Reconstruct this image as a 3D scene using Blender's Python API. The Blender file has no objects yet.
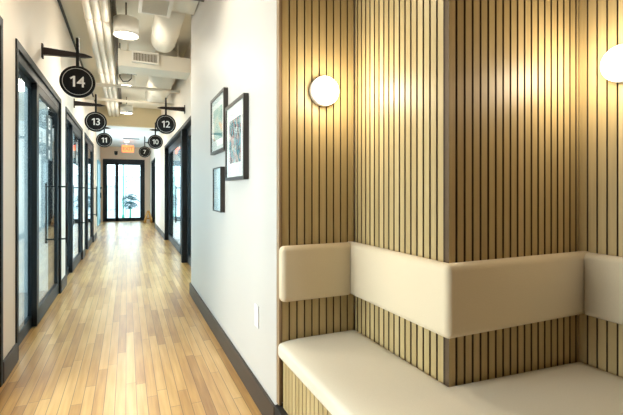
import bpy, bmesh, math, random
from mathutils import Vector, Matrix
random.seed(7)
S = bpy.context.scene
C = S.collection
PI = math.pi

# ------------------------------------------------------------------ materials
def new_mat(name):
    m = bpy.data.materials.new(name); m.use_nodes = True
    nt = m.node_tree
    b = nt.nodes['Principled BSDF']
    return m, nt, b

def plain(name, col, rough=0.5, metal=0.0, spec=0.5, bump=0.0, bscale=60.0, var=0.0):
    m, nt, b = new_mat(name)
    b.inputs['Base Color'].default_value = (*col, 1)
    b.inputs['Roughness'].default_value = rough
    b.inputs['Metallic'].default_value = metal
    b.inputs['Specular IOR Level'].default_value = spec
    tc = nt.nodes.new('ShaderNodeTexCoord')
    no = nt.nodes.new('ShaderNodeTexNoise'); no.inputs['Scale'].default_value = bscale
    no.inputs['Detail'].default_value = 4
    nt.links.new(tc.outputs['Object'], no.inputs['Vector'])
    if bump:
        bp = nt.nodes.new('ShaderNodeBump'); bp.inputs['Strength'].default_value = bump
        bp.inputs['Distance'].default_value = 0.004
        nt.links.new(no.outputs['Fac'], bp.inputs['Height'])
        nt.links.new(bp.outputs['Normal'], b.inputs['Normal'])
    if var:
        mx = nt.nodes.new('ShaderNodeMixRGB'); mx.blend_type = 'MULTIPLY'
        mx.inputs['Color1'].default_value = (*col, 1)
        rp = nt.nodes.new('ShaderNodeValToRGB')
        rp.color_ramp.elements[0].color = (1-var, 1-var, 1-var, 1); rp.color_ramp.elements[1].color = (1, 1, 1, 1)
        rp.color_ramp.elements[0].position = .3; rp.color_ramp.elements[1].position = .7
        nt.links.new(no.outputs['Fac'], rp.inputs['Fac'])
        mx.inputs['Fac'].default_value = 1
        nt.links.new(rp.outputs['Color'], mx.inputs['Color2'])
        nt.links.new(mx.outputs['Color'], b.inputs['Base Color'])
    return m

def emit(name, col, strength):
    m, nt, b = new_mat(name)
    b.inputs['Base Color'].default_value = (*[min(1, c) for c in col], 1)
    b.inputs['Emission Color'].default_value = (*col, 1)
    b.inputs['Emission Strength'].default_value = strength
    return m

def slat_wood(name, c1, c2):
    """oak slats: every slat has its own tone (vertex colour), fine vertical grain"""
    m, nt, b = new_mat(name)
    at = nt.nodes.new('ShaderNodeAttribute'); at.attribute_name = 'tone'
    tc = nt.nodes.new('ShaderNodeTexCoord')
    mp = nt.nodes.new('ShaderNodeMapping'); mp.inputs['Scale'].default_value = (90, 90, 2.5)
    no = nt.nodes.new('ShaderNodeTexNoise'); no.inputs['Scale'].default_value = 1.0; no.inputs['Detail'].default_value = 5
    nt.links.new(tc.outputs['Object'], mp.inputs['Vector']); nt.links.new(mp.outputs['Vector'], no.inputs['Vector'])
    ad = nt.nodes.new('ShaderNodeMath'); ad.operation = 'MULTIPLY_ADD'
    nt.links.new(no.outputs['Fac'], ad.inputs[0]); ad.inputs[1].default_value = 0.55
    nt.links.new(at.outputs['Fac'], ad.inputs[2])
    sb = nt.nodes.new('ShaderNodeMath'); sb.operation = 'SUBTRACT'; sb.inputs[1].default_value = .27
    nt.links.new(ad.outputs[0], sb.inputs[0])
    rp = nt.nodes.new('ShaderNodeValToRGB')
    rp.color_ramp.elements[0].color = (*c1, 1); rp.color_ramp.elements[1].color = (*c2, 1)
    nt.links.new(sb.outputs[0], rp.inputs['Fac'])
    nt.links.new(rp.outputs['Color'], b.inputs['Base Color'])
    b.inputs['Roughness'].default_value = 0.45
    return m

def plank_floor():
    m, nt, b = new_mat('oak_strip_floor')
    L = nt.links.new
    tc = nt.nodes.new('ShaderNodeTexCoord')
    def mth(op, a, b_=None, c=None):
        n = nt.nodes.new('ShaderNodeMath'); n.operation = op
        for k, v in enumerate((a, b_, c)):
            if v is None: continue
            if isinstance(v, (int, float)): n.inputs[k].default_value = v
            else: L(v, n.inputs[k])
        return n.outputs[0]
    sp = nt.nodes.new('ShaderNodeSeparateXYZ'); L(tc.outputs['Object'], sp.inputs[0])
    PW, PL = .0585, 1.05
    u = mth('DIVIDE', mth('ADD', sp.outputs['X'], 20.013), PW)
    row = mth('FLOOR', u)
    wr = nt.nodes.new('ShaderNodeTexWhiteNoise'); wr.noise_dimensions = '1D'; L(row, wr.inputs['W'])
    v_ = mth('DIVIDE', mth('ADD', mth('ADD', sp.outputs['Y'], 20), mth('MULTIPLY', wr.outputs['Value'], 7.3)), PL)
    idx = mth('FLOOR', v_)
    cb = nt.nodes.new('ShaderNodeCombineXYZ'); L(row, cb.inputs[0]); L(idx, cb.inputs[1])
    wn = nt.nodes.new('ShaderNodeTexWhiteNoise'); wn.noise_dimensions = '2D'; L(cb.outputs[0], wn.inputs['Vector'])
    fu = mth('FRACT', u); fv = mth('FRACT', v_)
    eu = mth('MULTIPLY', mth('MINIMUM', fu, mth('SUBTRACT', 1, fu)), PW)
    ev = mth('MULTIPLY', mth('MINIMUM', fv, mth('SUBTRACT', 1, fv)), PL)
    ed = mth('MINIMUM', eu, ev)
    gap = nt.nodes.new('ShaderNodeMapRange'); gap.inputs['From Min'].default_value = .0006; gap.inputs['From Max'].default_value = .0020
    gap.inputs['To Min'].default_value = 1; gap.inputs['To Max'].default_value = 0; L(ed, gap.inputs['Value'])
    tone = wn.outputs['Value']; gapf = gap.outputs['Result']
    mp2 = nt.nodes.new('ShaderNodeMapping'); mp2.inputs['Scale'].default_value = (38, 2.2, 1)
    L(tc.outputs['Object'], mp2.inputs['Vector'])
    gr = nt.nodes.new('ShaderNodeTexNoise'); gr.inputs['Scale'].default_value = 1; gr.inputs['Detail'].default_value = 6
    L(mp2.outputs['Vector'], gr.inputs['Vector'])
    st = nt.nodes.new('ShaderNodeTexNoise'); st.inputs['Scale'].default_value = 1.4; st.inputs['Detail'].default_value = 3
    L(tc.outputs['Object'], st.inputs['Vector'])
    a = nt.nodes.new('ShaderNodeMath'); a.operation = 'MULTIPLY_ADD'; a.inputs[1].default_value = .75
    L(gr.outputs['Fac'], a.inputs[0])
    sc = nt.nodes.new('ShaderNodeMath'); sc.operation = 'MULTIPLY'; sc.inputs[1].default_value = .56
    L(tone, sc.inputs[0]); L(sc.outputs[0], a.inputs[2])
    a2 = nt.nodes.new('ShaderNodeMath'); a2.operation = 'MULTIPLY_ADD'; a2.inputs[1].default_value = .5
    L(st.outputs['Fac'], a2.inputs[0]); L(a.outputs[0], a2.inputs[2])
    s3 = nt.nodes.new('ShaderNodeMath'); s3.operation = 'SUBTRACT'; s3.inputs[1].default_value = .40
    L(a2.outputs[0], s3.inputs[0])
    rp = nt.nodes.new('ShaderNodeValToRGB')
    e = rp.color_ramp.elements
    e[0].position = .05; e[0].color = FLOOR_D
    e[1].position = .95; e[1].color = FLOOR_L
    mid = e.new(.5); mid.color = FLOOR_M
    L(s3.outputs[0], rp.inputs['Fac'])
    mx = nt.nodes.new('ShaderNodeMixRGB'); mx.inputs['Color2'].default_value = (.10, .05, .02, 1)
    L(rp.outputs['Color'], mx.inputs['Color1']); L(mth('MULTIPLY', gapf, .95), mx.inputs['Fac'])
    L(mx.outputs['Color'], b.inputs['Base Color'])
    b.inputs['Roughness'].default_value = .34
    b.inputs['Coat Weight'].default_value = .8; b.inputs['Coat Roughness'].default_value = .27
    bp = nt.nodes.new('ShaderNodeBump'); bp.inputs['Strength'].default_value = .25; bp.inputs['Distance'].default_value = .002
    inv = nt.nodes.new('ShaderNodeMath'); inv.operation = 'SUBTRACT'; inv.inputs[0].default_value = 1
    L(gapf, inv.inputs[1]); L(inv.outputs[0], bp.inputs['Height'])
    L(bp.outputs['Normal'], b.inputs['Normal'])
    return m

def fabric(name, col):
    m, nt, b = new_mat(name)
    L = nt.links.new
    tc = nt.nodes.new('ShaderNodeTexCoord')
    no = nt.nodes.new('ShaderNodeTexNoise'); no.inputs['Scale'].default_value = 260; no.inputs['Detail'].default_value = 2
    L(tc.outputs['Object'], no.inputs['Vector'])
    ch = nt.nodes.new('ShaderNodeTexWave'); ch.inputs['Scale'].default_value = 55; ch.bands_direction = 'Z'
    ch.inputs['Distortion'].default_value = 3; ch.inputs['Detail Scale'].default_value = 20
    L(tc.outputs['Object'], ch.inputs['Vector'])
    rp = nt.nodes.new('ShaderNodeValToRGB')
    rp.color_ramp.elements[0].color = (*[c*.93 for c in col], 1); rp.color_ramp.elements[1].color = (*[min(1, c*1.04) for c in col], 1)
    L(no.outputs['Fac'], rp.inputs['Fac']); L(rp.outputs['Color'], b.inputs['Base Color'])
    bp = nt.nodes.new('ShaderNodeBump'); bp.inputs['Strength'].default_value = .12; bp.inputs['Distance'].default_value = .002
    ad = nt.nodes.new('ShaderNodeMath'); ad.operation = 'ADD'
    L(no.outputs['Fac'], ad.inputs[0]); L(ch.outputs['Fac'], ad.inputs[1])
    L(ad.outputs[0], bp.inputs['Height']); L(bp.outputs['Normal'], b.inputs['Normal'])
    b.inputs['Roughness'].default_value = .8
    b.inputs['Sheen Weight'].default_value = .15
    return m

def glass(name, tint=(.93, .98, .99), refl=1.0, ior=1.3):
    m = bpy.data.materials.new(name); m.use_nodes = True
    nt = m.node_tree; nt.nodes.clear()
    o = nt.nodes.new('ShaderNodeOutputMaterial')
    mix = nt.nodes.new('ShaderNodeMixShader'); tr = nt.nodes.new('ShaderNodeBsdfTransparent')
    gl = nt.nodes.new('ShaderNodeBsdfGlossy'); fr = nt.nodes.new('ShaderNodeFresnel')
    ge = nt.nodes.new('ShaderNodeNewGeometry'); mi = nt.nodes.new('ShaderNodeMix'); mi.data_type = 'FLOAT'
    mi.inputs['A'].default_value = ior; mi.inputs['B'].default_value = 1/ior      # a thin pane: both faces reflect alike
    nt.links.new(ge.outputs['Backfacing'], mi.inputs['Factor']); nt.links.new(mi.outputs['Result'], fr.inputs['IOR'])
    tr.inputs['Color'].default_value = (*tint, 1)
    gl.inputs['Roughness'].default_value = .03
    gl.inputs['Color'].default_value = (refl, refl, refl, 1)
    nt.links.new(fr.outputs[0], mix.inputs[0]); nt.links.new(tr.outputs[0], mix.inputs[1]); nt.links.new(gl.outputs[0], mix.inputs[2])
    nt.links.new(mix.outputs[0], o.inputs['Surface'])
    return m

def print_mat(name, stops, scale, seed, vor=False):
    m, nt, b = new_mat(name)
    tc = nt.nodes.new('ShaderNodeTexCoord')
    mp = nt.nodes.new('ShaderNodeMapping'); mp.inputs['Location'].default_value = (seed, seed*.7, seed*.3)
    nt.links.new(tc.outputs['Object'], mp.inputs['Vector'])
    if vor:
        mp.inputs['Scale'].default_value = (1, 1, .6)
        t = nt.nodes.new('ShaderNodeTexVoronoi'); t.distance = 'MANHATTAN'; out = 'Color'
    else:
        t = nt.nodes.new('ShaderNodeTexNoise'); t.inputs['Detail'].default_value = 3; t.inputs['Distortion'].default_value = 1.2; out = 'Fac'
    t.inputs['Scale'].default_value = scale
    nt.links.new(mp.outputs['Vector'], t.inputs['Vector'])
    rp = nt.nodes.new('ShaderNodeValToRGB'); rp.color_ramp.interpolation = 'CONSTANT' if vor else 'LINEAR'
    e = rp.color_ramp.elements
    while len(e) < len(stops): e.new(.5)
    for k, (p, c) in enumerate(stops):
        e[k].position = p; e[k].color = (*c, 1)
    nt.links.new(t.outputs[out], rp.inputs['Fac'])
    nt.links.new(rp.outputs['Color'], b.inputs['Base Color'])
    b.inputs['Roughness'].default_value = .25
    return m

FLOOR_D = (.33, .15, .04, 1); FLOOR_M = (.62, .345, .105, 1); FLOOR_L = (.84, .55, .22, 1)
M = {}
M['floor'] = plank_floor()
M['wall'] = plain('cream_wall_paint', (.78, .68, .57), .55, bump=.06, bscale=180)
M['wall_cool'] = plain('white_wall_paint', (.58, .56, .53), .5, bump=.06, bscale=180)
M['peach'] = plain('peach_wall_paint', (.80, .60, .45), .6, bump=.05, bscale=180)
M['ceil'] = plain('ceiling_paint', (.82, .785, .69), .7, bump=.1, bscale=40)
M['drop'] = plain('drop_ceiling_paint', (.86, .89, .90), .45)
M['bulk'] = plain('bulkhead_paint', (.62, .54, .36), .7)
M['duct'] = plain('painted_duct_metal', (.80, .765, .675), .5, bump=.05, bscale=14)
M['duct_dark'] = plain('dark_strut_metal', (.20, .17, .13), .6, var=.4, bscale=30)
M['pipe'] = plain('painted_pipe', (.83, .775, .68), .5, bump=.04, bscale=30)
M['base'] = plain('baseboard_paint', (.052, .040, .032), .45, spec=.3)
M['frame'] = plain('black_door_metal', (.010, .014, .017), .42, spec=.3, bump=.02)
M['casing'] = plain('dark_grey_casing', (.016, .019, .021), .5, spec=.2, bump=.02)
M['sign'] = plain('black_sign_paint', (.007, .007, .008), .5, spec=.2)
M['bracket'] = plain('dark_brown_bracket_metal', (.022, .014, .012), .5, spec=.3)
M['white'] = plain('white_letter_paint', (.85, .85, .83), .5)
M['silver'] = plain('grey_ring_paint', (.62, .60, .56), .45)
M['slat'] = slat_wood('oak_slats', (.42, .31, .138), (.71, .56, .305))
M['slatside'] = plain('dark_stained_slat_edge', (.10, .06, .027), .7)  # oak slat sides coloured dark for the shade in the gaps
M['felt'] = plain('black_felt_backing', (.045, .028, .015), .95, bump=.2, bscale=300)
M['endwood'] = slat_wood('oak_edge', (.30, .20, .11), (.46, .32, .19))
M['fabric'] = fabric('cream_upholstery', (.75, .64, .46))
M['seatfab'] = fabric('cream_seat_vinyl', (.76, .70, .58))
M['seatfab'].node_tree.nodes['Principled BSDF'].inputs['Roughness'].default_value = .55
M['black'] = plain('black_paint', (.008, .008, .008), .6)
M['lampbase'] = plain('white_lamp_metal', (.75, .72, .66), .35)
M['opal'] = emit('lit_opal_glass', (1.0, .86, .66), 9.0)
M['pend'] = emit('lit_pendant_diffuser', (1.0, .93, .80), 14.0)
M['shade'] = plain('white_pendant_metal', (.80, .78, .72), .45)
M['glass'] = glass('door_glass', (.90, .945, .955))
M['clear'] = glass('clear_glass', (.97, .99, .99), ior=1.12)
M['matboard'] = plain('white_mat_board', (.78, .78, .75), .7)
M['pframe'] = plain('dark_picture_frame', (.035, .028, .024), .4)
M['pframe_face'] = plain('grey_brown_frame_face', (.16, .14, .125), .4)
M['plate'] = plain('white_plastic', (.76, .75, .73), .4)
M['slot'] = plain('dark_slot', (.05, .05, .05), .6)
M['exit'] = emit('lit_exit_panel', (1.0, .20, .06), 1.3)
M['exitred'] = emit('lit_exit_letters', (1.0, .05, .02), 1.4)
M['office_wall'] = plain('office_wall_paint', (.84, .88, .90), .7)
M['office_floor'] = plain('grey_carpet', (.46, .48, .50), .9, bump=.3, bscale=200, var=.2)
M['decal'] = plain('dark_teal_film', (.02, .055, .07), .4)
M['orange'] = plain('orange_brown_wood', (.60, .26, .05), .45, var=.3, bscale=20)
M['concrete'] = plain('pale_concrete', (.62, .68, .72), .8, bump=.1, var=.08, bscale=5)
M['leaf'] = plain('dark_blue_green_leaf', (.03, .11, .12), .5, var=.3)
M['green'] = plain('green_painted_metal', (.05, .36, .24), .5)
M['teal'] = plain('pale_teal_door_paint', (.25, .55, .66), .35)  # teal light falling on the side door, put into its colour
M['facade'] = plain('pale_facade', (.78, .86, .90), .8, var=.06, bscale=2)
M['rail'] = plain('grey_blue_rail', (.16, .30, .36), .5)
M['p1'] = print_mat('abstract_teal_print', [(.0, (.05, .20, .22)), (.46, (.20, .42, .42)), (.55, (.42, .56, .50)), (.62, (.70, .36, .18)), (.75, (.74, .66, .52))], 4.0, 1.1)
M['p2'] = print_mat('city_collage_print', [(.0, (.03, .04, .06)), (.25, (.06, .20, .24)), (.42, (.42, .17, .18)), (.56, (.55, .42, .38)), (.70, (.16, .36, .42)), (.88, (.70, .68, .64))], 46, 8.3, True)
M['p3'] = print_mat('pale_blue_print', [(.3, (.45, .60, .68)), (.55, (.66, .76, .80)), (.8, (.78, .80, .74))], 6, 5.7)

# ------------------------------------------------------------------ mesh helpers
def B(): return bmesh.new()

def box(bm, x0, x1, y0, y1, z0, z1):
    vs = [bm.verts.new((x, y, z)) for x in (x0, x1) for y in (y0, y1) for z in (z0, z1)]
    for f in ((0, 1, 3, 2), (4, 6, 7, 5), (0, 4, 5, 1), (2, 3, 7, 6), (0, 2, 6, 4), (1, 5, 7, 3)):
        bm.faces.new([vs[i] for i in f])
    return vs

def cyl(bm, p0, p1, r0, r1=None, n=24, caps=True):
    r1 = r0 if r1 is None else r1
    p0 = Vector(p0); p1 = Vector(p1); d = (p1-p0).normalized()
    u = d.orthogonal().normalized(); v = d.cross(u)
    A = [bm.verts.new(p0 + (u*math.cos(2*PI*k/n) + v*math.sin(2*PI*k/n))*r0) for k in range(n)]
    D = [bm.verts.new(p1 + (u*math.cos(2*PI*k/n) + v*math.sin(2*PI*k/n))*r1) for k in range(n)]
    for k in range(n):
        f = bm.faces.new((A[k], A[(k+1) % n], D[(k+1) % n], D[k])); f.smooth = n > 8
    if caps:
        bm.faces.new(A[::-1]); bm.faces.new(D)

def lathe(bm, origin, axis, prof, n=32):
    """prof: list of (radius, height along the axis)"""
    o = Vector(origin); d = Vector(axis).normalized(); u = d.orthogonal().normalized(); v = d.cross(u)
    rings = []
    for r, h in prof:
        if r < 1e-6: rings.append([bm.verts.new(o + d*h)])
        else: rings.append([bm.verts.new(o + d*h + (u*math.cos(2*PI*k/n) + v*math.sin(2*PI*k/n))*r) for k in range(n)])
    for a, b in zip(rings, rings[1:]):
        for k in range(n):
            q = [a[k % len(a)], a[(k+1) % n % len(a)], b[(k+1) % n % len(b)], b[k % len(b)]]
            q2 = []
            for w in q:
                if w not in q2: q2.append(w)
            if len(q2) > 2:
                f = bm.faces.new(q2); f.smooth = True
    bmesh.ops.recalc_face_normals(bm, faces=bm.faces[:])

def prism(bm, pts, z0, z1):
    a = [bm.verts.new((x, y, z0)) for x, y in pts]; b = [bm.verts.new((x, y, z1)) for x, y in pts]
    n = len(pts)
    bm.faces.new(a[::-1]); bm.faces.new(b)
    for k in range(n): bm.faces.new((a[k], a[(k+1) % n], b[(k+1) % n], b[k]))
    bmesh.ops.recalc_face_normals(bm, faces=bm.faces[:])

def tube(bm, pts, r, n=8):
    pts = [Vector(p) for p in pts]
    rings = []
    for i, p in enumerate(pts):
        d = (pts[min(i+1, len(pts)-1)] - pts[max(i-1, 0)]).normalized()
        ref = Vector((0, 0, 1)) if abs(d.z) < .95 else Vector((1, 0, 0))
        u = d.cross(ref).normalized(); v = d.cross(u)
        rr = r[i] if isinstance(r, (list, tuple)) else r
        rings.append([bm.verts.new(p + (u*math.cos(2*PI*k/n) + v*math.sin(2*PI*k/n))*rr) for k in range(n)])
    for a, b in zip(rings, rings[1:]):
        for k in range(n):
            f = bm.faces.new((a[k], a[(k+1) % n], b[(k+1) % n], b[k])); f.smooth = True
    bm.faces.new(rings[0][::-1]); bm.faces.new(rings[-1])
    bmesh.ops.recalc_face_normals(bm, faces=bm.faces[:])

def wpos(o):
    p = Vector(o.location)
    while o.parent: o = o.parent; p += Vector(o.location)
    return p

def obj(name, bm, mat, parent=None, origin=None, bevel=0, seg=2, smooth=False):
    """link a bmesh (world coordinates) as one object; children are stored relative to their parent"""
    o = Vector(origin) if origin is not None else Vector((0, 0, 0))
    base = wpos(parent) if parent is not None else Vector((0, 0, 0))
    bmesh.ops.recalc_face_normals(bm, faces=bm.faces[:])
    off = base if parent is not None else o
    for v in bm.verts: v.co -= off
    me = bpy.data.meshes.new(name); bm.to_mesh(me); bm.free()
    for m_ in (mat if isinstance(mat, tuple) else (mat,)): me.materials.append(m_)
    if smooth:
        for p in me.polygons: p.use_smooth = True
    ob = bpy.data.objects.new(name, me); C.objects.link(ob)
    if parent is not None: ob.parent = parent
    else: ob.location = o
    if bevel:
        md = ob.modifiers.new('bevel', 'BEVEL'); md.width = bevel; md.segments = seg; md.limit_method = 'ANGLE'
        md.harden_normals = False
    return ob

def struct(name, bm, mat, bevel=0, origin=None):
    o = obj(name, bm, mat, origin=origin, bevel=bevel); o['kind'] = 'structure'; return o

def tag(o, label, cat, group=None):
    o['label'] = label; o['category'] = cat
    if group: o['group'] = group
    return o

def thing(name, loc, label=None, cat=None, group=None):
    o = bpy.data.objects.new(name, None); C.objects.link(o); o.location = loc; o.empty_display_size = .05
    if label: tag(o, label, cat, group)
    return o

def copy_tree(o, parent=None):
    c = o.copy(); C.objects.link(c); c.parent = parent
    for ch in list(o.children): copy_tree(ch, c)
    return c

def text_bm(body, size, bold=0.0, depth=.002):
    cu = bpy.data.curves.new('letters', 'FONT'); cu.body = body; cu.size = size; cu.align_x = 'CENTER'; cu.align_y = 'CENTER'
    cu.extrude = depth; cu.offset = bold
    t = bpy.data.objects.new('letters', cu); C.objects.link(t)
    bpy.context.view_layer.update()
    dg = bpy.context.evaluated_depsgraph_get()
    me = bpy.data.meshes.new_from_object(t.evaluated_get(dg))
    bm = bmesh.new(); bm.from_mesh(me)
    bpy.data.objects.remove(t); bpy.data.curves.remove(cu); bpy.data.meshes.remove(me)
    xs = [v.co.x for v in bm.verts]; ys = [v.co.y for v in bm.verts]
    cx = (min(xs)+max(xs))/2; cy = (min(ys)+max(ys))/2
    for v in bm.verts: v.co.x -= cx; v.co.y -= cy
    return bm

def area(name, loc, rot, sx, sy, energy, col):
    l = bpy.data.lights.new(name, 'AREA'); l.shape = 'RECTANGLE'; l.size = sx; l.size_y = sy; l.energy = energy; l.color = col
    o = bpy.data.objects.new(name, l); C.objects.link(o); o.location = loc; o.rotation_euler = rot
    return o

OFFICE_W = 80
# ------------------------------------------------------------------ key dimensions (metres; hall runs along +y)
XR = .70          # picture wall face
XL = -.74         # left hall wall face
XR2 = .87         # recessed right wall face
YE = 1.975        # end of the picture wall / back of the alcove
YP = 5.13         # far end of the picture wall
YB = 12.3         # bulkhead
YEND = 18.3
CEIL = 3.5
XB = 1.14         # bench pillar side
YC = 1.253        # bench pillar front
XD = 1.909        # alcove right wall
YBACK = -2.6

# ------------------------------------------------------------------ setting
bm = B(); box(bm, -4.2, 4.2, YBACK-.1, YEND+.1, -.1, 0); struct('floor', bm, M['floor'])
bm = B(); box(bm, -4.2, 4.2, YBACK-.1, YB+.1, CEIL, CEIL+.1); struct('ceiling', bm, M['ceil'])
bm = B(); box(bm, -4.2, 4.2, YB+.12, YEND+.1, 2.98, 3.08); struct('ceiling_far', bm, M['drop'])
bm = B(); box(bm, -1.2, 1.0, YB, YB+.12, 2.98, CEIL); struct('wall_bulkhead', bm, M['bulk'])

UW = 2.23
L_UNITS = [1.02, 3.62, 6.30, 8.98]
R_UNITS = [(5.22, 2.23), (7.45, 3.55), (14.9, 2.2)]
DH = 2.35
def pier_wall(bm, x0, x1, ya, yb, units, h):
    y = ya
    for u, wd in units:
        if u > y: box(bm, x0, x1, y, u, 0, h)
        box(bm, x0, x1, max(u, ya), u+wd, DH, h)
        y = u+wd
    box(bm, x0, x1, y, yb, 0, h)
bm = B(); pier_wall(bm, XL-.12, XL, .75, YB, [(u, UW) for u in L_UNITS], CEIL); struct('wall_left', bm, M['wall'])
bm = B(); pier_wall(bm, XR2, XR2+.12, YP-.02, YEND, R_UNITS, 3.0)
box(bm, XR2, XR2+.12, YP-.02, YB, 3.0, CEIL); struct('wall_right_far', bm, M['wall'])
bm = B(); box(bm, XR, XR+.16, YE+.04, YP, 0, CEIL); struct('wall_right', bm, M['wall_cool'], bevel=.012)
bm = B()
box(bm, -1.10, -.87, YEND, YEND+.12, 0, 2.98); box(bm, -.87, .66, YEND, YEND+.12, 2.48, 2.98); box(bm, .66, 1.0, YEND, YEND+.12, 0, 2.98)
struct('wall_end', bm, M['peach'])
bm = B(); box(bm, -1.07, -.95, YB, 12.9, 0, 2.98); box(bm, -1.07, -.95, 15.7, YEND, 0, 2.98); box(bm, -1.07, -.95, 12.9, 15.7, 2.7, 2.98); box(bm, -1.07, -.95, 12.9, 15.7, 0, .3); box(bm, -.95, XL-.12, YB, YB+.1, 0, 2.98); struct('wall_left_far', bm, M['wall'])
# walls behind the slats
bm = B(); box(bm, XR+.16, XB+.03, YE+.04, YE+.14, 0, CEIL); struct('wall_alcove_back', bm, M['wall'])
bm = B(); box(bm, XB+.03, XD+.3, YC+.03, YE+.14, 0, CEIL); struct('wall_pillar', bm, M['wall'])
bm = B(); box(bm, XD+.03, XD+.13, YBACK, YC+.03, 0, CEIL); struct('wall_alcove_right', bm, M['wall'])
bm = B(); box(bm, -.9, XD+.13, YBACK-.1, YBACK, 0, CEIL); struct('wall_back', bm, M['wall'])
bm = B(); box(bm, XL-.12, XL, YBACK, .75, 0, CEIL); struct('wall_left_near', bm, M['wall'])
bm = B()
for y in (12.93, 14.3, 15.67): box(bm, -1.04, -.98, y-.03, y+.03, .3, 2.7)
for z in (.33, 2.67): box(bm, -1.04, -.98, 12.9, 15.7, z-.03, z+.03)
struct('window_20', bm, M['frame'])  # unseen side window, added so daylight floods the vestibule
area('window_daylight', (-1.3, 14.3, 1.5), (0, -PI/2, 0), 2.4, 2.8, 75, (.55, .82, 1.0))  # area lamp added at that unseen window to brighten the far end
bm = B(); box(bm, XL, XL+.018, .75, YB, CEIL-.05, CEIL-.001); struct('trim_2', bm, M['slot'])  # dark strip standing in for the shadow gap under the ceiling
# baseboards and wood corner
bm = B(); box(bm, XR-.016, XR, YE+.04, YP, 0, .14); box(bm, XR-.016, XR+.16, YP, YP+.016, 0, .14)
struct('baseboard_right', bm, M['base'], bevel=.004)
bm = B()
ys = [.75]+[v for u in L_UNITS for v in (u, u+UW)]+[YB]
for a, b_ in zip(ys[::2], ys[1::2]):
    if b_-a > .02: box(bm, XL, XL+.016, a, b_, 0, .14)
struct('baseboard_left', bm, M['base'], bevel=.004)
bm = B()
ys = [YP]+[v for u, wd in R_UNITS for v in (u, u+wd)]+[YEND]
for a, b_ in zip(ys[::2], ys[1::2]):
    if b_-a > .02: box(bm, XR2-.016, XR2, a, b_, 0, .14)
struct('baseboard_right_far', bm, M['base'])

# offices behind the glass fronts
def office(side, ya, yb, n0):
    s = -1 if side == 'left' else 1
    xa = s*.86 if s < 0 else 1.07
    xo = s*4.0
    x0, x1 = sorted((xa, xo))
    bm = B()
    for y in ((ya, yb) if yb > 12 else (ya,)): box(bm, x0, x1, y-.05, y+.05, 0, CEIL if yb < YB+1 else 2.98)
    box(bm, xo-.05, xo+.05, ya, yb, 0, .55); box(bm, xo-.05, xo+.05, ya, yb, 2.7, CEIL if yb < YB+1 else 2.98)
    for y in (ya+.2, yb-.2): box(bm, xo-.05, xo+.05, y-.15, y+.15, .55, 2.7)
    struct('wall_office_%s' % side, bm, M['office_wall'])
    bm = B()
    for k in range(4):
        y = ya+.38+(yb-ya-.76)*k/3; box(bm, xo-.03, xo+.03, y-.03, y+.03, .55, 2.7)
    for z in (.58, 2.67, 2.0): box(bm, xo-.03, xo+.03, ya+.38, yb-.38, z-.03, z+.03)
    struct('window_%d' % n0, bm, M['casing'])
    area('window_daylight', (xo-s*.08, (ya+yb)/2, 1.62), (0, -PI/2 if s < 0 else PI/2, 0), 2.1, yb-ya-.8, OFFICE_W*(2.0 if n0 == 2 else (.75) if n0 == 3 else 1.5), (1.0, .97, .92) if n0 == 2 else (.62, .88, 1.0))
    bm = B(); box(bm, x0, x1, ya+.05, yb-.05, 0, .006); struct('floor_office_%s' % side, bm, M['office_floor'])
bounds_l = [.80, 3.43, 6.07, 8.76, 12.2]
n = 2
for a, b_ in zip(bounds_l, bounds_l[1:]): office('left', a, b_, n); n += 1
bounds_r = [5.2, 7.47, 11.1, 14.8, 18.2]
for a, b_ in zip(bounds_r, bounds_r[1:]): office('right', a, b_, n); n += 1

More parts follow.
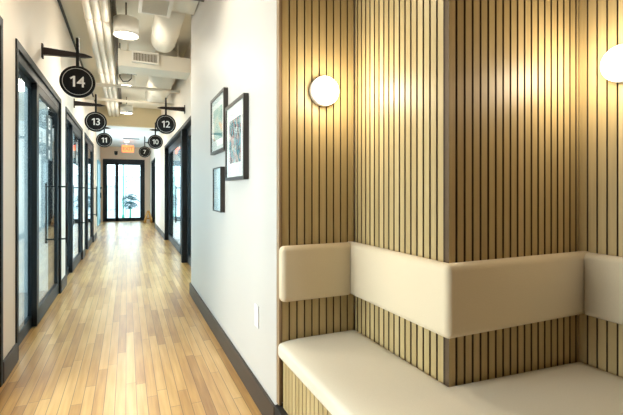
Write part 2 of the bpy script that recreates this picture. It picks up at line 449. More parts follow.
# ------------------------------------------------------------------ glazed office fronts: one model, copied
def make_front(side, y0, W, rec, near_handle):
    """q runs along the hall from the near jamb, d goes into the wall from the hall face"""
    X0, sg = (XL, -1) if side == 'left' else (XR2, 1)
    root = bpy.data.objects.new('door_1', None); C.objects.link(root); root.location = (X0, y0+W/2, 0); root['kind'] = 'structure'
    def bx(bm, d0, d1, q0, q1, z0, z1):
        a, b_ = sorted((X0+sg*d0, X0+sg*d1)); box(bm, a, b_, y0+q0, y0+q1, z0, z1)
    D = .12 if rec < .03 else .19
    bm = B()
    bx(bm, -.012, D, 0, .05, 0, DH); bx(bm, -.012, D, W-.05, W, 0, DH); bx(bm, -.012, D, .05, W-.05, DH-.06, DH)
    obj('door_casing', bm, M['casing'], root, bevel=.003)
    bm = B(); bx(bm, .005+rec, .095+rec, .05, W-.05, DH-.13, DH-.06); obj('track_rail', bm, M['frame'], root)
    a, c = .05, .95
    bm = B()
    bx(bm, .052+rec, .09+rec, a, a+.03, 0, DH-.13); bx(bm, .052+rec, .09+rec, c-.05, c, 0, DH-.13)
    bx(bm, .052+rec, .09+rec, a, c, DH-.17, DH-.13); bx(bm, .052+rec, .09+rec, a, c, 0, .10)
    obj('sidelight_frame', bm, M['frame'], root)
    bm = B(); bx(bm, .056+rec, .064+rec, a+.03, c-.05, .10, DH-.17); obj('sidelight_pane', bm, M['glass'], root)
    a, c = .84, W-.05
    bm = B()
    bx(bm, .008+rec, .048+rec, a, a+.10, .012, DH-.13); bx(bm, .008+rec, .048+rec, c-.12, c, .012, DH-.13)
    bx(bm, .008+rec, .048+rec, a, c, DH-.20, DH-.13); bx(bm, .008+rec, .048+rec, a, c, .012, .15)
    leaf = obj('door_leaf', bm, M['frame'], root)
    bm = B(); bx(bm, .024+rec, .032+rec, a+.10, c-.12, .15, DH-.20); obj('door_pane', bm, M['glass'], leaf)
    bm = B()
    yh = y0+(a+.05 if near_handle else c-.06); xm = X0+sg*(.028+rec)
    for sx in (-1, 1):
        xb = xm+sx*.105
        cyl(bm, (xb, yh, .62), (xb, yh, 1.335), .011, n=12)
        for z in (.666, 1.29): cyl(bm, (xb, yh, z), (xm, yh, z), .009, n=10)
    obj('door_handle', bm, M['frame'], leaf)
    return root

def decal(leaf_root, y0, rows):
    leaf = [c for c in leaf_root.children if c.name.startswith('door_leaf')][0]
    x = XL-.0235; yc = y0+UW-.05-.60
    bmt = B()
    for txt, z, size in rows:
        t = text_bm(txt, size, .003, .001)
        R = Matrix(((0, 0, 1, 0), (1, 0, 0, 0), (0, 1, 0, 0), (0, 0, 0, 1)))
        for v in t.verts: v.co = (R @ v.co) + Vector((x+.004, yc, z))
        me = bpy.data.meshes.new('tmp'); t.to_mesh(me); t.free(); bmt.from_mesh(me); bpy.data.meshes.remove(me)
    bm = B()
    for txt, z, size in rows: box(bm, x-.0005, x+.001, yc-.16, yc+.20, z-size*.5, z+size*.5)
    d = obj('door_decal', bm, M['decal'], leaf)
    obj('decal_lettering', bmt, M['white'], d)

fr0 = make_front('left', L_UNITS[1], UW, 0, False)
fronts = [fr0]
for k, y in enumerate([L_UNITS[0]]+L_UNITS[2:]):
    c = copy_tree(fr0); c.location = (XL, y+UW/2, 0); c.name = 'door_%d' % (k+2); fronts.append(c)
    if k == 0:      # the nearest front shows no pull handle
        for lf in c.children:
            for h in lf.children:
                if h.name.startswith('door_handle'): bpy.data.objects.remove(h)
for k, (y, wd) in enumerate(R_UNITS): make_front('right', y, wd, .065, True).name = 'door_%d' % (k+5)
decal(fr0, L_UNITS[1], [('EI', 1.955, .16), ('#', 1.785, .18), ('K', 1.63, .12)])
decal(fronts[2], L_UNITS[2], [('AI', 1.955, .18), ('H', 1.76, .20)])

# end door to the street
root = bpy.data.objects.new('door_9', None); C.objects.link(root); root.location = (-.1, YEND, 0); root['kind'] = 'structure'
bm = B()
box(bm, -.87, -.79, YEND-.03, YEND+.1, 0, 2.48); box(bm, .54, .66, YEND-.03, YEND+.1, 0, 2.48); box(bm, -.79, .54, YEND-.03, YEND+.1, 2.33, 2.48)
box(bm, -.79, .54, YEND-.03, YEND+.1, 0, .03)
obj('door_casing', bm, M['frame'], root)
for (a, c) in ((-.79, -.38), (-.38, .54)):
    bm = B(); box(bm, a, a+.07, YEND, YEND+.05, .03, 2.33); box(bm, c-.05, c, YEND, YEND+.05, .03, 2.33)
    box(bm, a, c, YEND, YEND+.05, .03, .13); box(bm, a, c, YEND, YEND+.05, 2.26, 2.33)
    lf = obj('door_leaf', bm, M['frame'], root)
    bm = B(); box(bm, a+.07, c-.05, YEND+.02, YEND+.028, .13, 2.26); obj('door_pane', bm, M['clear'], lf)
# pale side door in the vestibule
root = bpy.data.objects.new('door_10', None); C.objects.link(root); root.location = (-.95, 17.0, 0); root['kind'] = 'structure'
bm = B(); box(bm, -.95, -.92, 16.2, 17.7, 0, 2.3); lf = obj('door_leaf', bm, M['teal'], root, bevel=.004)
bm = B(); box(bm, -.92, -.89, 17.5, 17.58, .95, 1.15); box(bm, -.92, -.87, 17.5, 17.6, 1.3, 1.36); obj('door_handle', bm, M['frame'], lf)

# ------------------------------------------------------------------ slatted wood panels
PITCH, SLAT, DEPTH = .0420, .0316, .021
def slat_bm(origin, along, normal, length, z0, z1, start=0.0, SLAT=.0316):
    bm = B()
    col = bm.loops.layers.color.new('tone')
    o = Vector(origin); a = Vector(along); nn = Vector(normal)
    k = 0; s = start
    while s < length-.004:
        e = min(s+SLAT, length)
        tone = .5+random.uniform(-.2, .2)
        q = [o+a*s, o+a*e, o+a*e+nn*DEPTH, o+a*s+nn*DEPTH]
        lo = [bm.verts.new((p.x, p.y, z0)) for p in q]; hi = [bm.verts.new((p.x, p.y, z1)) for p in q]
        fs = [bm.faces.new(lo[::-1]), bm.faces.new(hi)]
        for i in range(4): fs.append(bm.faces.new((lo[i], lo[(i+1) % 4], hi[(i+1) % 4], hi[i])))
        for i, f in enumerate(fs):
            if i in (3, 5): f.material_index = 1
            for l in f.loops: l[col] = (tone, tone, tone, 1)
        s += PITCH
    return bm
def back_bm(origin, along, normal, length, z0, z1, th=.012):
    bm = B(); o = Vector(origin); a = Vector(along); nn = Vector(normal)
    q = [o, o+a*length, o+a*length-nn*th, o-nn*th]
    prism(bm, [(p.x, p.y) for p in q], z0, z1); return bm

SEAT = .495
ZP0, ZP1 = .38, CEIL-.01
def panel(origin, along, normal, length, label, start=0, z0=ZP0, SLAT=.0316):
    """origin/along lie on the FRONT plane of the slats"""
    o = Vector(origin) - Vector(normal)*DEPTH
    mid = o + Vector(along)*length/2
    t = thing('slatted_wall_panel', (mid.x, mid.y, z0), label, 'wall panel', 'oak slat panels around the bench')
    obj('backing_board', back_bm(o, along, normal, length, z0, ZP1), M['felt'], t)
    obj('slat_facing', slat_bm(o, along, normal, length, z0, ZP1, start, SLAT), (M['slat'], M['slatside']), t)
    return t
panel((XR+.012, YE, 0), (1, 0, 0), (0, -1, 0), XB-XR-.012, 'oak slat wall panel behind the short square backrest pad and the fully visible round lamp', .004, SLAT=.0348)
panel((XB, YC+.0235, 0), (0, 1, 0), (-1, 0, 0), YE-YC-.0235, 'oak slat wall panel on the pillar side facing the hallway', .008)
panel((XB+.0005, YC, 0), (1, 0, 0), (0, -1, 0), XD-XB, 'oak slat wall panel on the broad pillar face between the pillar edge and the right corner', .0)
panel((XD, YC-.0, 0), (0, -1, 0), (-1, 0, 0), 1.6, 'oak slat wall panel at the far right with the cut-off round lamp on it', .003, SLAT=.0348)
# wood trim at the end of the picture wall, and the slim post at the pillar edge
bm = B(); 
col = bm.loops.layers.color.new('tone')
box(bm, XR, XR+.16, YE+.022, YE+.04, .165, CEIL); box(bm, XR-.001, XR+.012, YE-.003, YE+.022, .165, CEIL)
for f in bm.faces:
    for l in f.loops: l[col] = (.4, .4, .4, 1)
struct('trim_1', bm, M['endwood'])

# ------------------------------------------------------------------ bench
bench = thing('banquette_bench', (1.1, 1.0, 0), 'built-in L-shaped bench with cream seat and oak slat front along the slatted walls', 'bench')
YS = -.15
def inside(x, y): return (XR-.012 <= x <= XB+1e-6) or y <= YC+1e-6
bm = B()
xs = [XR-.012+i*(XB-XR+.012)/8 for i in range(9)] + [XB+i*(XD-XB)/12 for i in range(1, 13)]
ys_ = [YS+i*(YC-YS)/24 for i in range(25)] + [YC+i*(YE-YC)/12 for i in range(1, 13)]
TH = .085
def ztop(x, y):
    z = SEAT
    t = max(0, (x-XB)/(XD-XB)); z -= .030*t
    d = x-(XR-.012); z -= .012*max(0, 1-d/.12)**2
    return z
grid = {}
for i, x in enumerate(xs):
    for j, y in enumerate(ys_):
        if i > 8 and j > 24: continue
        grid[i, j] = (bm.verts.new((x, y, ztop(x, y))), bm.verts.new((x, y, SEAT-TH)))
def cell(i, j): return all(k in grid for k in ((i, j), (i+1, j), (i, j+1), (i+1, j+1)))
cells = [(i, j) for i in range(len(xs)-1) for j in range(len(ys_)-1) if cell(i, j)]
cs = set(cells)
for i, j in cells:
    a, b_, c, d = grid[i, j], grid[i+1, j], grid[i+1, j+1], grid[i, j+1]
    f = bm.faces.new((a[0], b_[0], c[0], d[0])); f.smooth = True
    bm.faces.new((d[1], c[1], b_[1], a[1]))
    for (p, q, nb) in ((a, b_, (i, j-1)), (b_, c, (i+1, j)), (c, d, (i, j+1)), (d, a, (i-1, j))):
        if nb not in cs: bm.faces.new((p[1], q[1], q[0], p[0]))
obj('seat_cushion', bm, M['seatfab'], bench, bevel=.022, seg=4)
# slatted front and toe kick (front face looks toward the hall)
obj('slat_front', slat_bm((XR+.032, YE-.024, 0), (0, -1, 0), (-1, 0, 0), YE-.024-YS, .165, SEAT-TH, .004, .0365), (M['slat'], M['endwood']), bench)
bm = B(); box(bm, XR+.033, XR+.05, YS, YE-.023, .165, SEAT-TH); obj('front_board', bm, M['slatside'], bench)
bm = B(); box(bm, XR-.018, XR+.05, YS, YE+.022, 0, .163); obj('toe_kick', bm, M['black'], bench, bevel=.004)
bm = B(); box(bm, XR+.05, XB-.005, YS, YE-.03, .163, SEAT-TH); box(bm, XB-.005, XD-.03, YS, YC-.03, .163, SEAT-TH); obj('seat_box', bm, M['endwood'], bench)

# ------------------------------------------------------------------ backrest pads
P = .066
Z0, Z1 = .694, .972
def pad(pts, label, butt=lambda x, y: False):
    cx = sum(p[0] for p in pts)/len(pts); cy = sum(p[1] for p in pts)/len(pts)
    bm = B(); prism(bm, pts, Z0, Z1)
    es = [e_ for e_ in bm.edges if not all(butt(v.co.x, v.co.y) for v in e_.verts)]
    bmesh.ops.bevel(bm, geom=es, offset=.027, offset_type='OFFSET', segments=5, profile=.5, affect='EDGES', clamp_overlap=True)
    o = obj('backrest_pad', bm, M['fabric'], origin=(cx, cy, Z0))
    tag(o, label, 'cushion', 'cream backrest pads')
    for p in o.data.polygons: p.use_smooth = True
    return o
e = .0003
pad([(XR-.010, YE-.0035), (XR-.010, YE-P), (XB-P-.002, YE-P), (XB-P-.002, YE-.0035)], 'short square cream backrest pad beside the picture wall under the smaller-looking lamp', lambda x, y: x > XB-P-.003)
pad([(XB-e, YE-e), (XB-P, YE-e), (XB-P, YC-P), (XD-e, YC-P), (XD-e, YC-e), (XB-e, YC-e)], 'long cream backrest pad wrapped around the pillar corner', lambda x, y: x > XD-.003 or y > YE-.003)
pad([(XD-e, YC-P-.002), (XD-P, YC-P-.002), (XD-P, YS+.05), (XD-e, YS+.05)], 'cream backrest pad on the far right slat panel, cut off by the photo edge', lambda x, y: y > YC-P-.01)

# ------------------------------------------------------------------ round wall lamps
def wall_lamp(pos, normal, label):
    t = thing('round_wall_lamp', pos, label, 'lamp', 'round opal wall lamps')
    bm = B(); lathe(bm, pos, normal, [(0, 0), (.076, 0), (.078, .004), (.078, .022), (.072, .026), (0, .026)], 40); obj('base_plate', bm, M['lampbase'], t)
    bm = B(); lathe(bm, pos, normal, [(0, .0262), (.070, .0262), (.0735, .032), (.074, .042), (.070, .051), (.061, .057), (.043, .061), (.02, .063), (0, .0635)], 40)
    obj('opal_globe', bm, M['opal'], t)
    n_ = Vector(normal); l = bpy.data.lights.new('lamp_light', 'POINT'); l.energy = LAMP_W; l.color = (1, .87, .67); l.shadow_soft_size = .07
    lo = bpy.data.objects.new('lamp_light', l); C.objects.link(lo); lo.location = Vector(pos)+n_*.16
    return t
LAMP_W = 4.9
wall_lamp((.942, YE, 1.766), (0, -1, 0), 'lit round opal wall lamp above the short square backrest pad, whole in view')
wall_lamp((XD, 1.055, 1.778), (-1, 0, 0), 'lit round opal wall lamp cut off by the right photo edge')

# ------------------------------------------------------------------ framed pictures on the right wall
def picture(y0, y1, z0, z1, depth, fw, mw, pm, label):
    t = thing('framed_picture', (XR, (y0+y1)/2, z0), label, 'picture', 'framed pictures on the hall wall')
    xf = XR-depth
    bm = B()
    for (a, b_, c, d) in ((y0, y0+fw, z0, z1), (y1-fw, y1, z0, z1), (y0+fw, y1-fw, z0, z0+fw), (y0+fw, y1-fw, z1-fw, z1)): box(bm, xf, XR-.002, a, b_, c, d)
    f = obj('picture_frame', bm, M['pframe'], t)
    if mw > 0:
        bm = B(); box(bm, xf+.010, xf+.014, y0+fw, y1-fw, z0+fw, z1-fw); obj('mat_board', bm, M['matboard'], t)
    bm = B(); box(bm, xf+.0085, xf+.0098, y0+fw+mw, y1-fw-mw, z0+fw+mw*1.15, z1-fw-mw*1.15); obj('art_print', bm, pm, t)
    bm = B(); box(bm, xf+.004, xf+.006, y0+fw, y1-fw, z0+fw, z1-fw); obj('picture_glass', bm, M['clear'], t)
    return t
picture(2.54, 3.075, 1.318, 1.858, .035, .022, .085, M['p2'], 'largest framed picture, a city photo collage, nearest to the slatted alcove')
picture(3.125, 3.67, 1.553, 2.025, .035, .022, .075, M['p1'], 'framed teal and orange abstract picture, highest of the three on the wall')
picture(3.235, 3.553, 1.074, 1.433, .037, .010, 0, M['p3'], 'small framed pale blue picture hung lowest on the wall')

t = thing('wall_outlet', (XR, 2.363, .507), 'white wall outlet low on the picture wall above the baseboard', 'outlet')
bm = B(); box(bm, XR-.007, XR, 2.325, 2.40, .445, .575); obj('cover_plate', bm, M['plate'], t, bevel=.003)
for z in (.477, .535):
    bm = B(); box(bm, XR-.010, XR-.006, 2.345, 2.38, z-.016, z+.016); sk = obj('socket', bm, M['plate'], t, bevel=.003)

# ------------------------------------------------------------------ numbered hanging signs
def hanging_sign(num, side, y, label, r=.155, off=.298):
    s = 1 if side == 'left' else -1
    xw = XL if side == 'left' else XR2
    xc = xw+s*off; zc = 2.309; za = 2.575
    t = thing('hanging_number_sign', (xw, y, zc), label, 'sign', 'round numbered door signs')
    bm = B(); box(bm, min(xw, xw+s*.012), max(xw, xw+s*.012), y-.03, y+.03, za-.07, za+.065); obj('wall_plate', bm, M['bracket'], t)
    bm = B()
    pts = [(xw+s*.012, za-.038), (xw+s*.012, za+.032), (xw+s*.36, za+.012), (xw+s*.425, za-.008), (xw+s*.36, za-.022)]
    a = [bm.verts.new((p[0], y-.022, p[1])) for p in pts]; b_ = [bm.verts.new((p[0], y+.022, p[1])) for p in pts]
    bm.faces.new(a); bm.faces.new(b_[::-1])
    for k in range(5): bm.faces.new((a[k], b_[k], b_[(k+1) % 5], a[(k+1) % 5]))
    obj('bracket_arm', bm, M['bracket'], t)
    bm = B(); box(bm, xc-.013, xc+.013, y-.026, y+.026, zc+r-.01, 2.735); obj('hanger_post', bm, M['sign'], t)
    bm = B(); lathe(bm, (xc, y+.016, zc), (0, -1, 0), [(0, 0), (r-.004, 0), (r, .004), (r, .028), (r-.004, .032), (0, .032)], 48); d = obj('sign_disc', bm, M['sign'], t)
    bm = B(); lathe(bm, (xc, y-.0158, zc), (0, -1, 0), [(r*.815, 0), (r*.815, .0015), (r*.845, .0015), (r*.845, 0), (r*.815, 0)], 48); obj('sign_ring', bm, M['silver'], d)
    R = Matrix.Rotation(PI/2, 4, 'X')
    def one_bm():
        bm = B(); h = .105
        prism(bm, [(.004, -h/2), (.023, -h/2), (.023, h/2), (.008, h/2), (-.022, h*.30), (-.014, h*.17), (.004, h*.29)], -.001, .001); return bm
    ds = [one_bm() if ch == '1' else text_bm(ch, .15, .001, .001) for ch in num]
    wd = [max(v.co.x for v in q.verts)-min(v.co.x for v in q.verts) for q in ds]
    x = xc-(sum(wd)+.014*(len(ds)-1))/2
    for q, wv in zip(ds, wd):
        lo = min(v.co.x for v in q.verts)
        for v in q.verts: v.co = R @ v.co + Vector((x-lo, 0, 0)) + Vector((0, y-.0172, zc))
        x += wv+.014
        obj('sign_digit', q, M['white'], d)
    return t
hanging_sign('14', 'left', 4.65, 'round black hanging sign numbered fourteen, largest and nearest, on left wall bracket')
hanging_sign('13', 'left', 7.25, 'round black hanging sign numbered thirteen, just behind the largest sign')
hanging_sign('11', 'left', 9.85, 'round black hanging sign numbered eleven, farthest on the left wall')
hanging_sign('12', 'right', 7.07, 'round black hanging sign numbered twelve, nearest on the right wall')
hanging_sign('10', 'right', 9.75, 'round black hanging sign numbered ten, between two others on the right wall')
hanging_sign('7', 'right', 12.43, 'round black hanging sign numbered seven, smallest, near the exit sign', off=.42)

# ------------------------------------------------------------------ ceiling services
def pendant(y, label, x=-.01, z=3.10):
    t = thing('drum_pendant_light', (x, y, z), label, 'ceiling light', 'drum pendants along the hall')
    bm = B(); lathe(bm, (x, y, z), (0, 0, 1), [(.128, .012), (.14, 0), (.14, .20), (.02, .215), (0, .215)], 40); obj('lamp_shade', bm, M['shade'], t)
    bm = B(); lathe(bm, (x, y, z), (0, 0, 1), [(0, .012), (.128, .012), (.128, .02), (0, .02)], 40); obj('diffuser', bm, M['pend'], t)
    bm = B(); cyl(bm, (x, y, z+.214), (x, y, CEIL), .009, n=10); obj('stem', bm, M['duct_dark'], t)
    l = bpy.data.lights.new('pendant_light', 'SPOT'); l.energy = PEND_W; l.color = (1, .88, .68); l.spot_size = math.radians(150); l.spot_blend = .35; l.shadow_soft_size = .11
    lo = bpy.data.objects.new('pendant_light', l); C.objects.link(lo); lo.location = (x, y, z-.012)
    l = bpy.data.lights.new('pendant_glow', 'POINT'); l.energy = GLOW_W; l.color = (1, .90, .74); l.shadow_soft_size = .10
    lo = bpy.data.objects.new('pendant_glow', l); C.objects.link(lo); lo.location = (x, y, z-.13)
GLOW_W = 10
PEND_W = 32
pendant(5.46, 'lit white drum pendant beside the pipes, largest of the hall pendants')
pendant(8.15, 'lit white drum pendant in the middle, beyond the cross duct')
pendant(10.98, 'lit white drum pendant farthest away, in front of the bulkhead')
pendant(2.76, 'lit white drum pendant overhead between the framed pictures and the nearest glass front')

for k, (x, lab) in enumerate(((-.405, 'cream ceiling pipe nearest the left wall of the three parallel pipes'), (-.318, 'cream ceiling pipe in the middle of the three parallel pipes'), (-.228, 'cream ceiling pipe beside the dark strut, innermost of the three parallel pipes'))):
    bm = B(); cyl(bm, (x, .5, 3.25), (x, YB, 3.25), .041, n=20)
    for y in (3, 5.4, 7.8, 10.2): cyl(bm, (x, y, 3.25), (x, y+.05, 3.25), .046, n=20)
    tag(obj('ceiling_pipe', bm, M['pipe'], origin=(x, 6.4, 3.209)), lab, 'pipe', 'parallel ceiling pipes')
bm = B(); box(bm, -.175, -.165, 5.1, YB, 3.32, 3.40); box(bm, -.125, -.115, 5.1, YB, 3.32, 3.40); box(bm, -.165, -.125, 5.1, YB, 3.385, 3.40)
for y in (5.3, 7.5, 9.5, 11.5): box(bm, -.15, -.14, y, y+.01, 3.40, CEIL)
tag(obj('strut_channel', bm, M['duct_dark'], origin=(-.145, 8.7, 3.32)), 'dark metal strut channel running along the ceiling beside the pipes', 'channel')

def round_duct(x, z, r, y0, y1, label, endcap):
    t = thing('round_duct', (x, (y0+y1)/2, z-r), label, 'duct', 'round ceiling ducts')
    bm = B()
    prof = [(0, 0), (r, 0), (r, y1-y0)]
    if endcap: prof += [(r*.97, y1-y0+r*.25), (r*.86, y1-y0+r*.5), (r*.66, y1-y0+r*.75), (r*.35, y1-y0+r*.94), (0, y1-y0+r)]
    lathe(bm, (x, y0, z), (0, 1, 0), prof, 40); obj('duct_body', bm, M['duct'], t)
    y = y0+.06
    while y < y1:
        bm = B(); lathe(bm, (x, y, z), (0, 1, 0), [(r+.0005, 0), (r+.009, .006), (r+.009, .022), (r+.0005, .028)], 40); obj('duct_seam', bm, M['duct'], t)
        y += .85
    return t
round_duct(.465, 3.34, .165, 4.811, 6.14, 'large round cream duct behind the return air vent box, before the cross duct', True)
round_duct(.57, 3.26, .215, 6.85, 9.5, 'round cream duct beyond the cross duct with a domed end', True)
bm = B(); box(bm, -.1, XR2-.001, 6.42, 6.84, 3.0, 3.22); box(bm, -.115, -.09, 6.40, 6.86, 2.985, 3.235)
for hx in (.0, .7): box(bm, hx, hx+.02, 6.6, 6.62, 3.22, CEIL)
tag(obj('cross_duct', bm, M['duct'], origin=(.38, 6.6, 2.955), bevel=.006), 'rectangular cream duct crossing the hall above the doors', 'duct')

def register(name, x0, x1, y0, y1, z0, z1, horizontal, nslat, label):
    t = thing(name, ((x0+x1)/2, (y0+y1)/2, z0), label, 'air vent', 'ceiling air vents')
    fw = .036 if horizontal else .022
    bm = B()
    if horizontal:
        for a in ((x0, x0+fw, y0, y1), (x1-fw, x1, y0, y1), (x0+fw, x1-fw, y0, y0+fw), (x0+fw, x1-fw, y1-fw, y1)): box(bm, *a, z0, z1)
    else:
        for a in ((x0, x0+fw, z0, z1), (x1-fw, x1, z0, z1), (x0+fw, x1-fw, z0, z0+fw), (x0+fw, x1-fw, z1-fw, z1)): box(bm, a[0], a[1], y0, y1, a[2], a[3])
    obj('vent_frame', bm, M['shade'], t, bevel=.003)
    bm = B()
    if horizontal: box(bm, x0+fw, x1-fw, y0+fw, y1-fw, z1-.02, z1-.012)
    else: box(bm, x0+fw, x1-fw, y1-.02, y1-.012, z0+fw, z1-fw)
    obj('vent_backing', bm, M['duct_dark'], t)
    bm = B()
    for k in range(nslat):
        f = (k+.5)/nslat
        if horizontal:
            y = y0+fw+(y1-y0-2*fw)*f; vs = box(bm, x0+fw, x1-fw, y-.002, y+.002, z0+.004, z1-.025)
        else:
            x = x0+fw+(x1-x0-2*fw)*f; vs = box(bm, x-.003, x+.003, y0+.004, y1-.022, z0+fw, z1-fw)
    obj('vent_louvre', bm, M['duct'], t)
register('air_vent', .11, .43, 4.35, 4.80, 3.14, 3.22, True, 11, 'large rectangular return air vent under the ceiling nearest the viewer')
bm = B(); box(bm, .12, .685, 4.36, 4.81, 3.221, CEIL-.001)
tag(obj('vent_duct', bm, M['duct'], origin=(.26, 4.57, 3.22)), 'cream box duct above the large return air vent', 'duct')
register('air_vent', .06, .42, 6.33, 6.385, 3.05, 3.21, False, 16, 'small louvred air vent in front of the cross duct')
bm = B(); box(bm, .07, .41, 6.386, 6.4195, 3.06, 3.20)
tag(obj('vent_collar', bm, M['duct'], origin=(.25, 6.4, 3.03)), 'cream collar joining the small louvred vent to the cross duct', 'duct')
for y, z, lab in ((7.75, 3.005, 'thin cream cross pipe just past the cross duct'), (9.0, 3.01, 'thin cream cross pipe between the middle and farthest pendants')):
    bm = B(); cyl(bm, (XL+.001, y, z), (XR2-.001, y, z), .027, n=14); tag(obj('sprinkler_ceiling_pipe', bm, M['pipe'], origin=(0, y, z-.027)), lab, 'pipe', 'cross pipes')
bm = B(); box(bm, .22, XR-.001, 4.18, 4.21, 3.12, 3.15); box(bm, .22, XR-.001, 4.18, 4.185, 3.15, 3.18); box(bm, .24, .25, 4.19, 4.20, 3.15, CEIL-.001)
tag(obj('ceiling_support_bar', bm, M['duct_dark'], origin=(.46, 4.2, 3.12)), 'dark metal support bar in front of the large return air vent', 'bar')
t = thing('junction_box', (.06, 6.95, 3.05), 'small black junction box with a hanging cable behind the cross duct', 'electrical box')
bm = B(); box(bm, .0, .14, 6.842, 6.94, 3.02, 3.07); obj('box_body', bm, M['black'], t, bevel=.004)
bm = B(); tube(bm, [(.06, 6.92, 3.03), (.06, 6.94, 2.96), (.02, 6.96, 2.92), (-.06, 6.97, 2.91), (-.1, 6.99, 2.98), (-.1, 7.0, 3.499)], .008); obj('cable', bm, M['black'], t)

# far end fittings
t = thing('exit_sign', (.03, 16.5, 2.62), 'glowing orange exit sign hanging below the far lowered ceiling', 'sign')
bm = B(); box(bm, -.17, .23, 16.5, 16.54, 2.62, 2.88); obj('sign_box', bm, M['exit'], t, bevel=.01)
bm = B(); box(bm, -.05, .01, 16.505, 16.535, 2.88, 2.98); obj('sign_mount', bm, M['plate'], t)
bm = text_bm('EXIT', .17, .004, .001)
for v in bm.verts: v.co = Matrix.Rotation(PI/2, 4, 'X') @ v.co + Vector((.03, 16.4985, 2.75))
obj('sign_lettering', bm, M['exitred'], t)
bm = B(); box(bm, -.12, .38, 15.15, 15.23, 2.962, 2.98); tag(obj('slot_air_vent', bm, M['slot'], origin=(.13, 15.19, 2.962)), 'dark linear slot diffuser in the lowered ceiling before the exit sign', 'air vent')
t = thing('dome_camera', (-.40, YEND, 2.73), 'small black dome camera on the end wall above the glass door', 'security camera')
bm = B(); box(bm, -.46, -.34, YEND-.04, YEND, 2.70, 2.80); obj('mount', bm, M['black'], t)
bm = B(); lathe(bm, (-.40, YEND-.05, 2.70), (0, 0, -1), [(0, 0), (.06, 0), (.055, .03), (.035, .055), (0, .065)], 20); obj('dome', bm, M['black'], t)
for y, lab in ((14.0, 'round recessed light in the lowered ceiling, nearer'), (16.2, 'round recessed light in the lowered ceiling above the exit sign')):
    t = thing('recessed_ceiling_light', (.0, y, 2.97), lab, 'ceiling light', 'recessed lights in the lowered ceiling')
    bm = B(); lathe(bm, (0, y, 2.98), (0, 0, -1), [(.10, 0), (.10, .008), (.08, .008), (.08, 0)], 24); obj('trim_ring', bm, M['plate'], t)
    bm = B(); lathe(bm, (0, y, 2.98), (0, 0, -1), [(0, .002), (.079, .002), (.079, .005), (0, .005)], 24); obj('light_lens', bm, M['pend'], t)

# small wooden stand beside the end door
t = thing('wooden_stand', (.74, 17.0, 0), 'small orange-brown wooden folding stand by the end door', 'stand')
for sy in (-1, 1):
    for sx in (-1, 1):
        bm = B(); tube(bm, [(.74+sx*.13, 17.0+sy*.10, 0.004), (.74+sx*.03, 17.0+sy*.015, .42)], [.05, .034], 8); obj('leg', bm, M['orange'], t)
bm = B(); box(bm, .65, .83, 16.95, 17.05, .14, .19); obj('stretcher', bm, M['orange'], t)
bm = B(); box(bm, .69, .79, 16.95, 17.05, .40, .46); obj('top_block', bm, M['orange'], t, bevel=.01)

# ------------------------------------------------------------------ outside the end door
bm = B(); box(bm, -9, 9, YEND+.13, 34, -.16, -.06); struct('ground', bm, M['concrete'])
t = thing('pale_building', (0, 31, -.06), 'pale building across the street seen through the end door', 'building')
bm = B(); box(bm, -8, 8, 31, 32, -.06, 2.2); obj('facade', bm, M['facade'], t)
bm = B()
for k in range(9): box(bm, -7.6+k*1.75, -6.5+k*1.75, 30.97, 31, .5, 1.9)
obj('window_band', bm, M['office_wall'], t)
t = thing('arching_shrub', (.13, 20.0, -.06), 'arching dark-leaved shrub outside the right pane of the end door', 'plant')
bm = B(); rnd = random.Random(3)
for k in range(54):
    a0 = rnd.uniform(0, 2*PI); rr = math.sqrt(rnd.random())
    cx = .13+.28*rr*math.cos(a0); cz = .76+.33*rr*math.sin(a0); cy = 20.0+rnd.uniform(-.25, .25)
    sd = 1 if cx > .13+rnd.uniform(-.12, .12) else -1
    ln = rnd.uniform(.20, .34); up = rnd.uniform(.05, .14)
    pts = []
    for q in range(7):
        f = q/6-.5
        pts.append((cx+sd*ln*f, cy+.1*f, cz+up*(1-4*f*f)-.10*f-up*.5))
    tube(bm, pts, [.004, .011, .015, .017, .015, .010, .003], 5)
for k in range(9):
    a = PI*(k+.5)/9
    tube(bm, [(.13, 20, .40), (.13+.16*math.cos(a), 20+.05*math.sin(k), .42+.22*math.sin(a)), (.13+.30*math.cos(a), 20+.1*math.sin(k*2), .62+.36*math.sin(a))], [.014, .011, .005], 5)
obj('foliage', bm, M['leaf'], t)
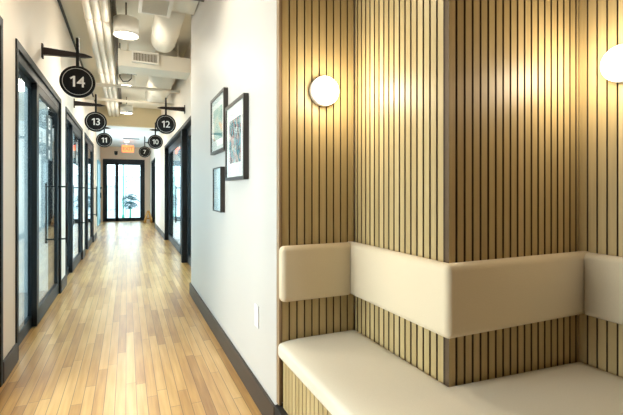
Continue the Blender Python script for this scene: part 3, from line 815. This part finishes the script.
bm = B(); tube(bm, [(.13, 20, -.06), (.135, 20, .45)], [.04, .03], 10); obj('stem', bm, M['green'], t)
bm = B(); cyl(bm, (-.16, 21, -.06), (-.16, 21, 3.4), .03, n=12); cyl(bm, (-.16, 21, -.06), (-.16, 21, .1), .06, n=12)
tag(obj('green_post', bm, M['green'], origin=(-.16, 21, -.06)), 'slim green post outside the end door between the panes', 'post')
t = thing('stair_rail', (.6, 23, -.06), 'slanting grey blue rail outside, high in the right pane of the end door', 'railing')
for k in range(3):
    bm = B(); cyl(bm, (-.05, 23, 1.35+k*.28), (1.3, 23.0, 2.5+k*.28), .016, n=8); obj('rail_bar', bm, M['rail'], t)
for x in (-.05, 1.3):
    bm = B(); cyl(bm, (x, 23.0, -.06), (x, 23.0, 2.2 if x < 0 else 3.2), .022, n=8); obj('rail_post', bm, M['rail'], t)
t = thing('street_fence', (-.9, 22.0, -.06), 'low pale fence outside the left pane of the end door', 'fence')
for k in range(7):
    bm = B(); cyl(bm, (-1.5+k*.16, 22.0, -.06), (-1.5+k*.16, 22.0, 1.5), .014, n=8); obj('picket', bm, M['rail'], t)
for z in (.3, 1.4):
    bm = B(); cyl(bm, (-1.55, 22.0, z), (-.5, 22.0, z), .016, n=8); obj('rail_bar', bm, M['rail'], t)

# ------------------------------------------------------------------ light, world, camera
w = bpy.data.worlds.new('World'); S.world = w; w.use_nodes = True
bg = w.node_tree.nodes['Background']; bg.inputs['Color'].default_value = (.74, .93, 1.0, 1); bg.inputs['Strength'].default_value = 2.6

cam = bpy.data.cameras.new('camera'); cam.sensor_width = 36; cam.sensor_fit = 'HORIZONTAL'
cam.lens = 415/623*36; cam.shift_y = -17.5/623; cam.clip_start = .02
co = bpy.data.objects.new('camera', cam); C.objects.link(co)
co.location = (0, 0, 1.25); co.rotation_euler = (PI/2, 0, -math.atan2(184.5, 415))
S.camera = co
S.view_settings.view_transform = 'Standard'; S.view_settings.look = 'None'
S.view_settings.exposure = 0.5; S.view_settings.gamma = 1.0; S.view_settings.use_curve_mapping = False
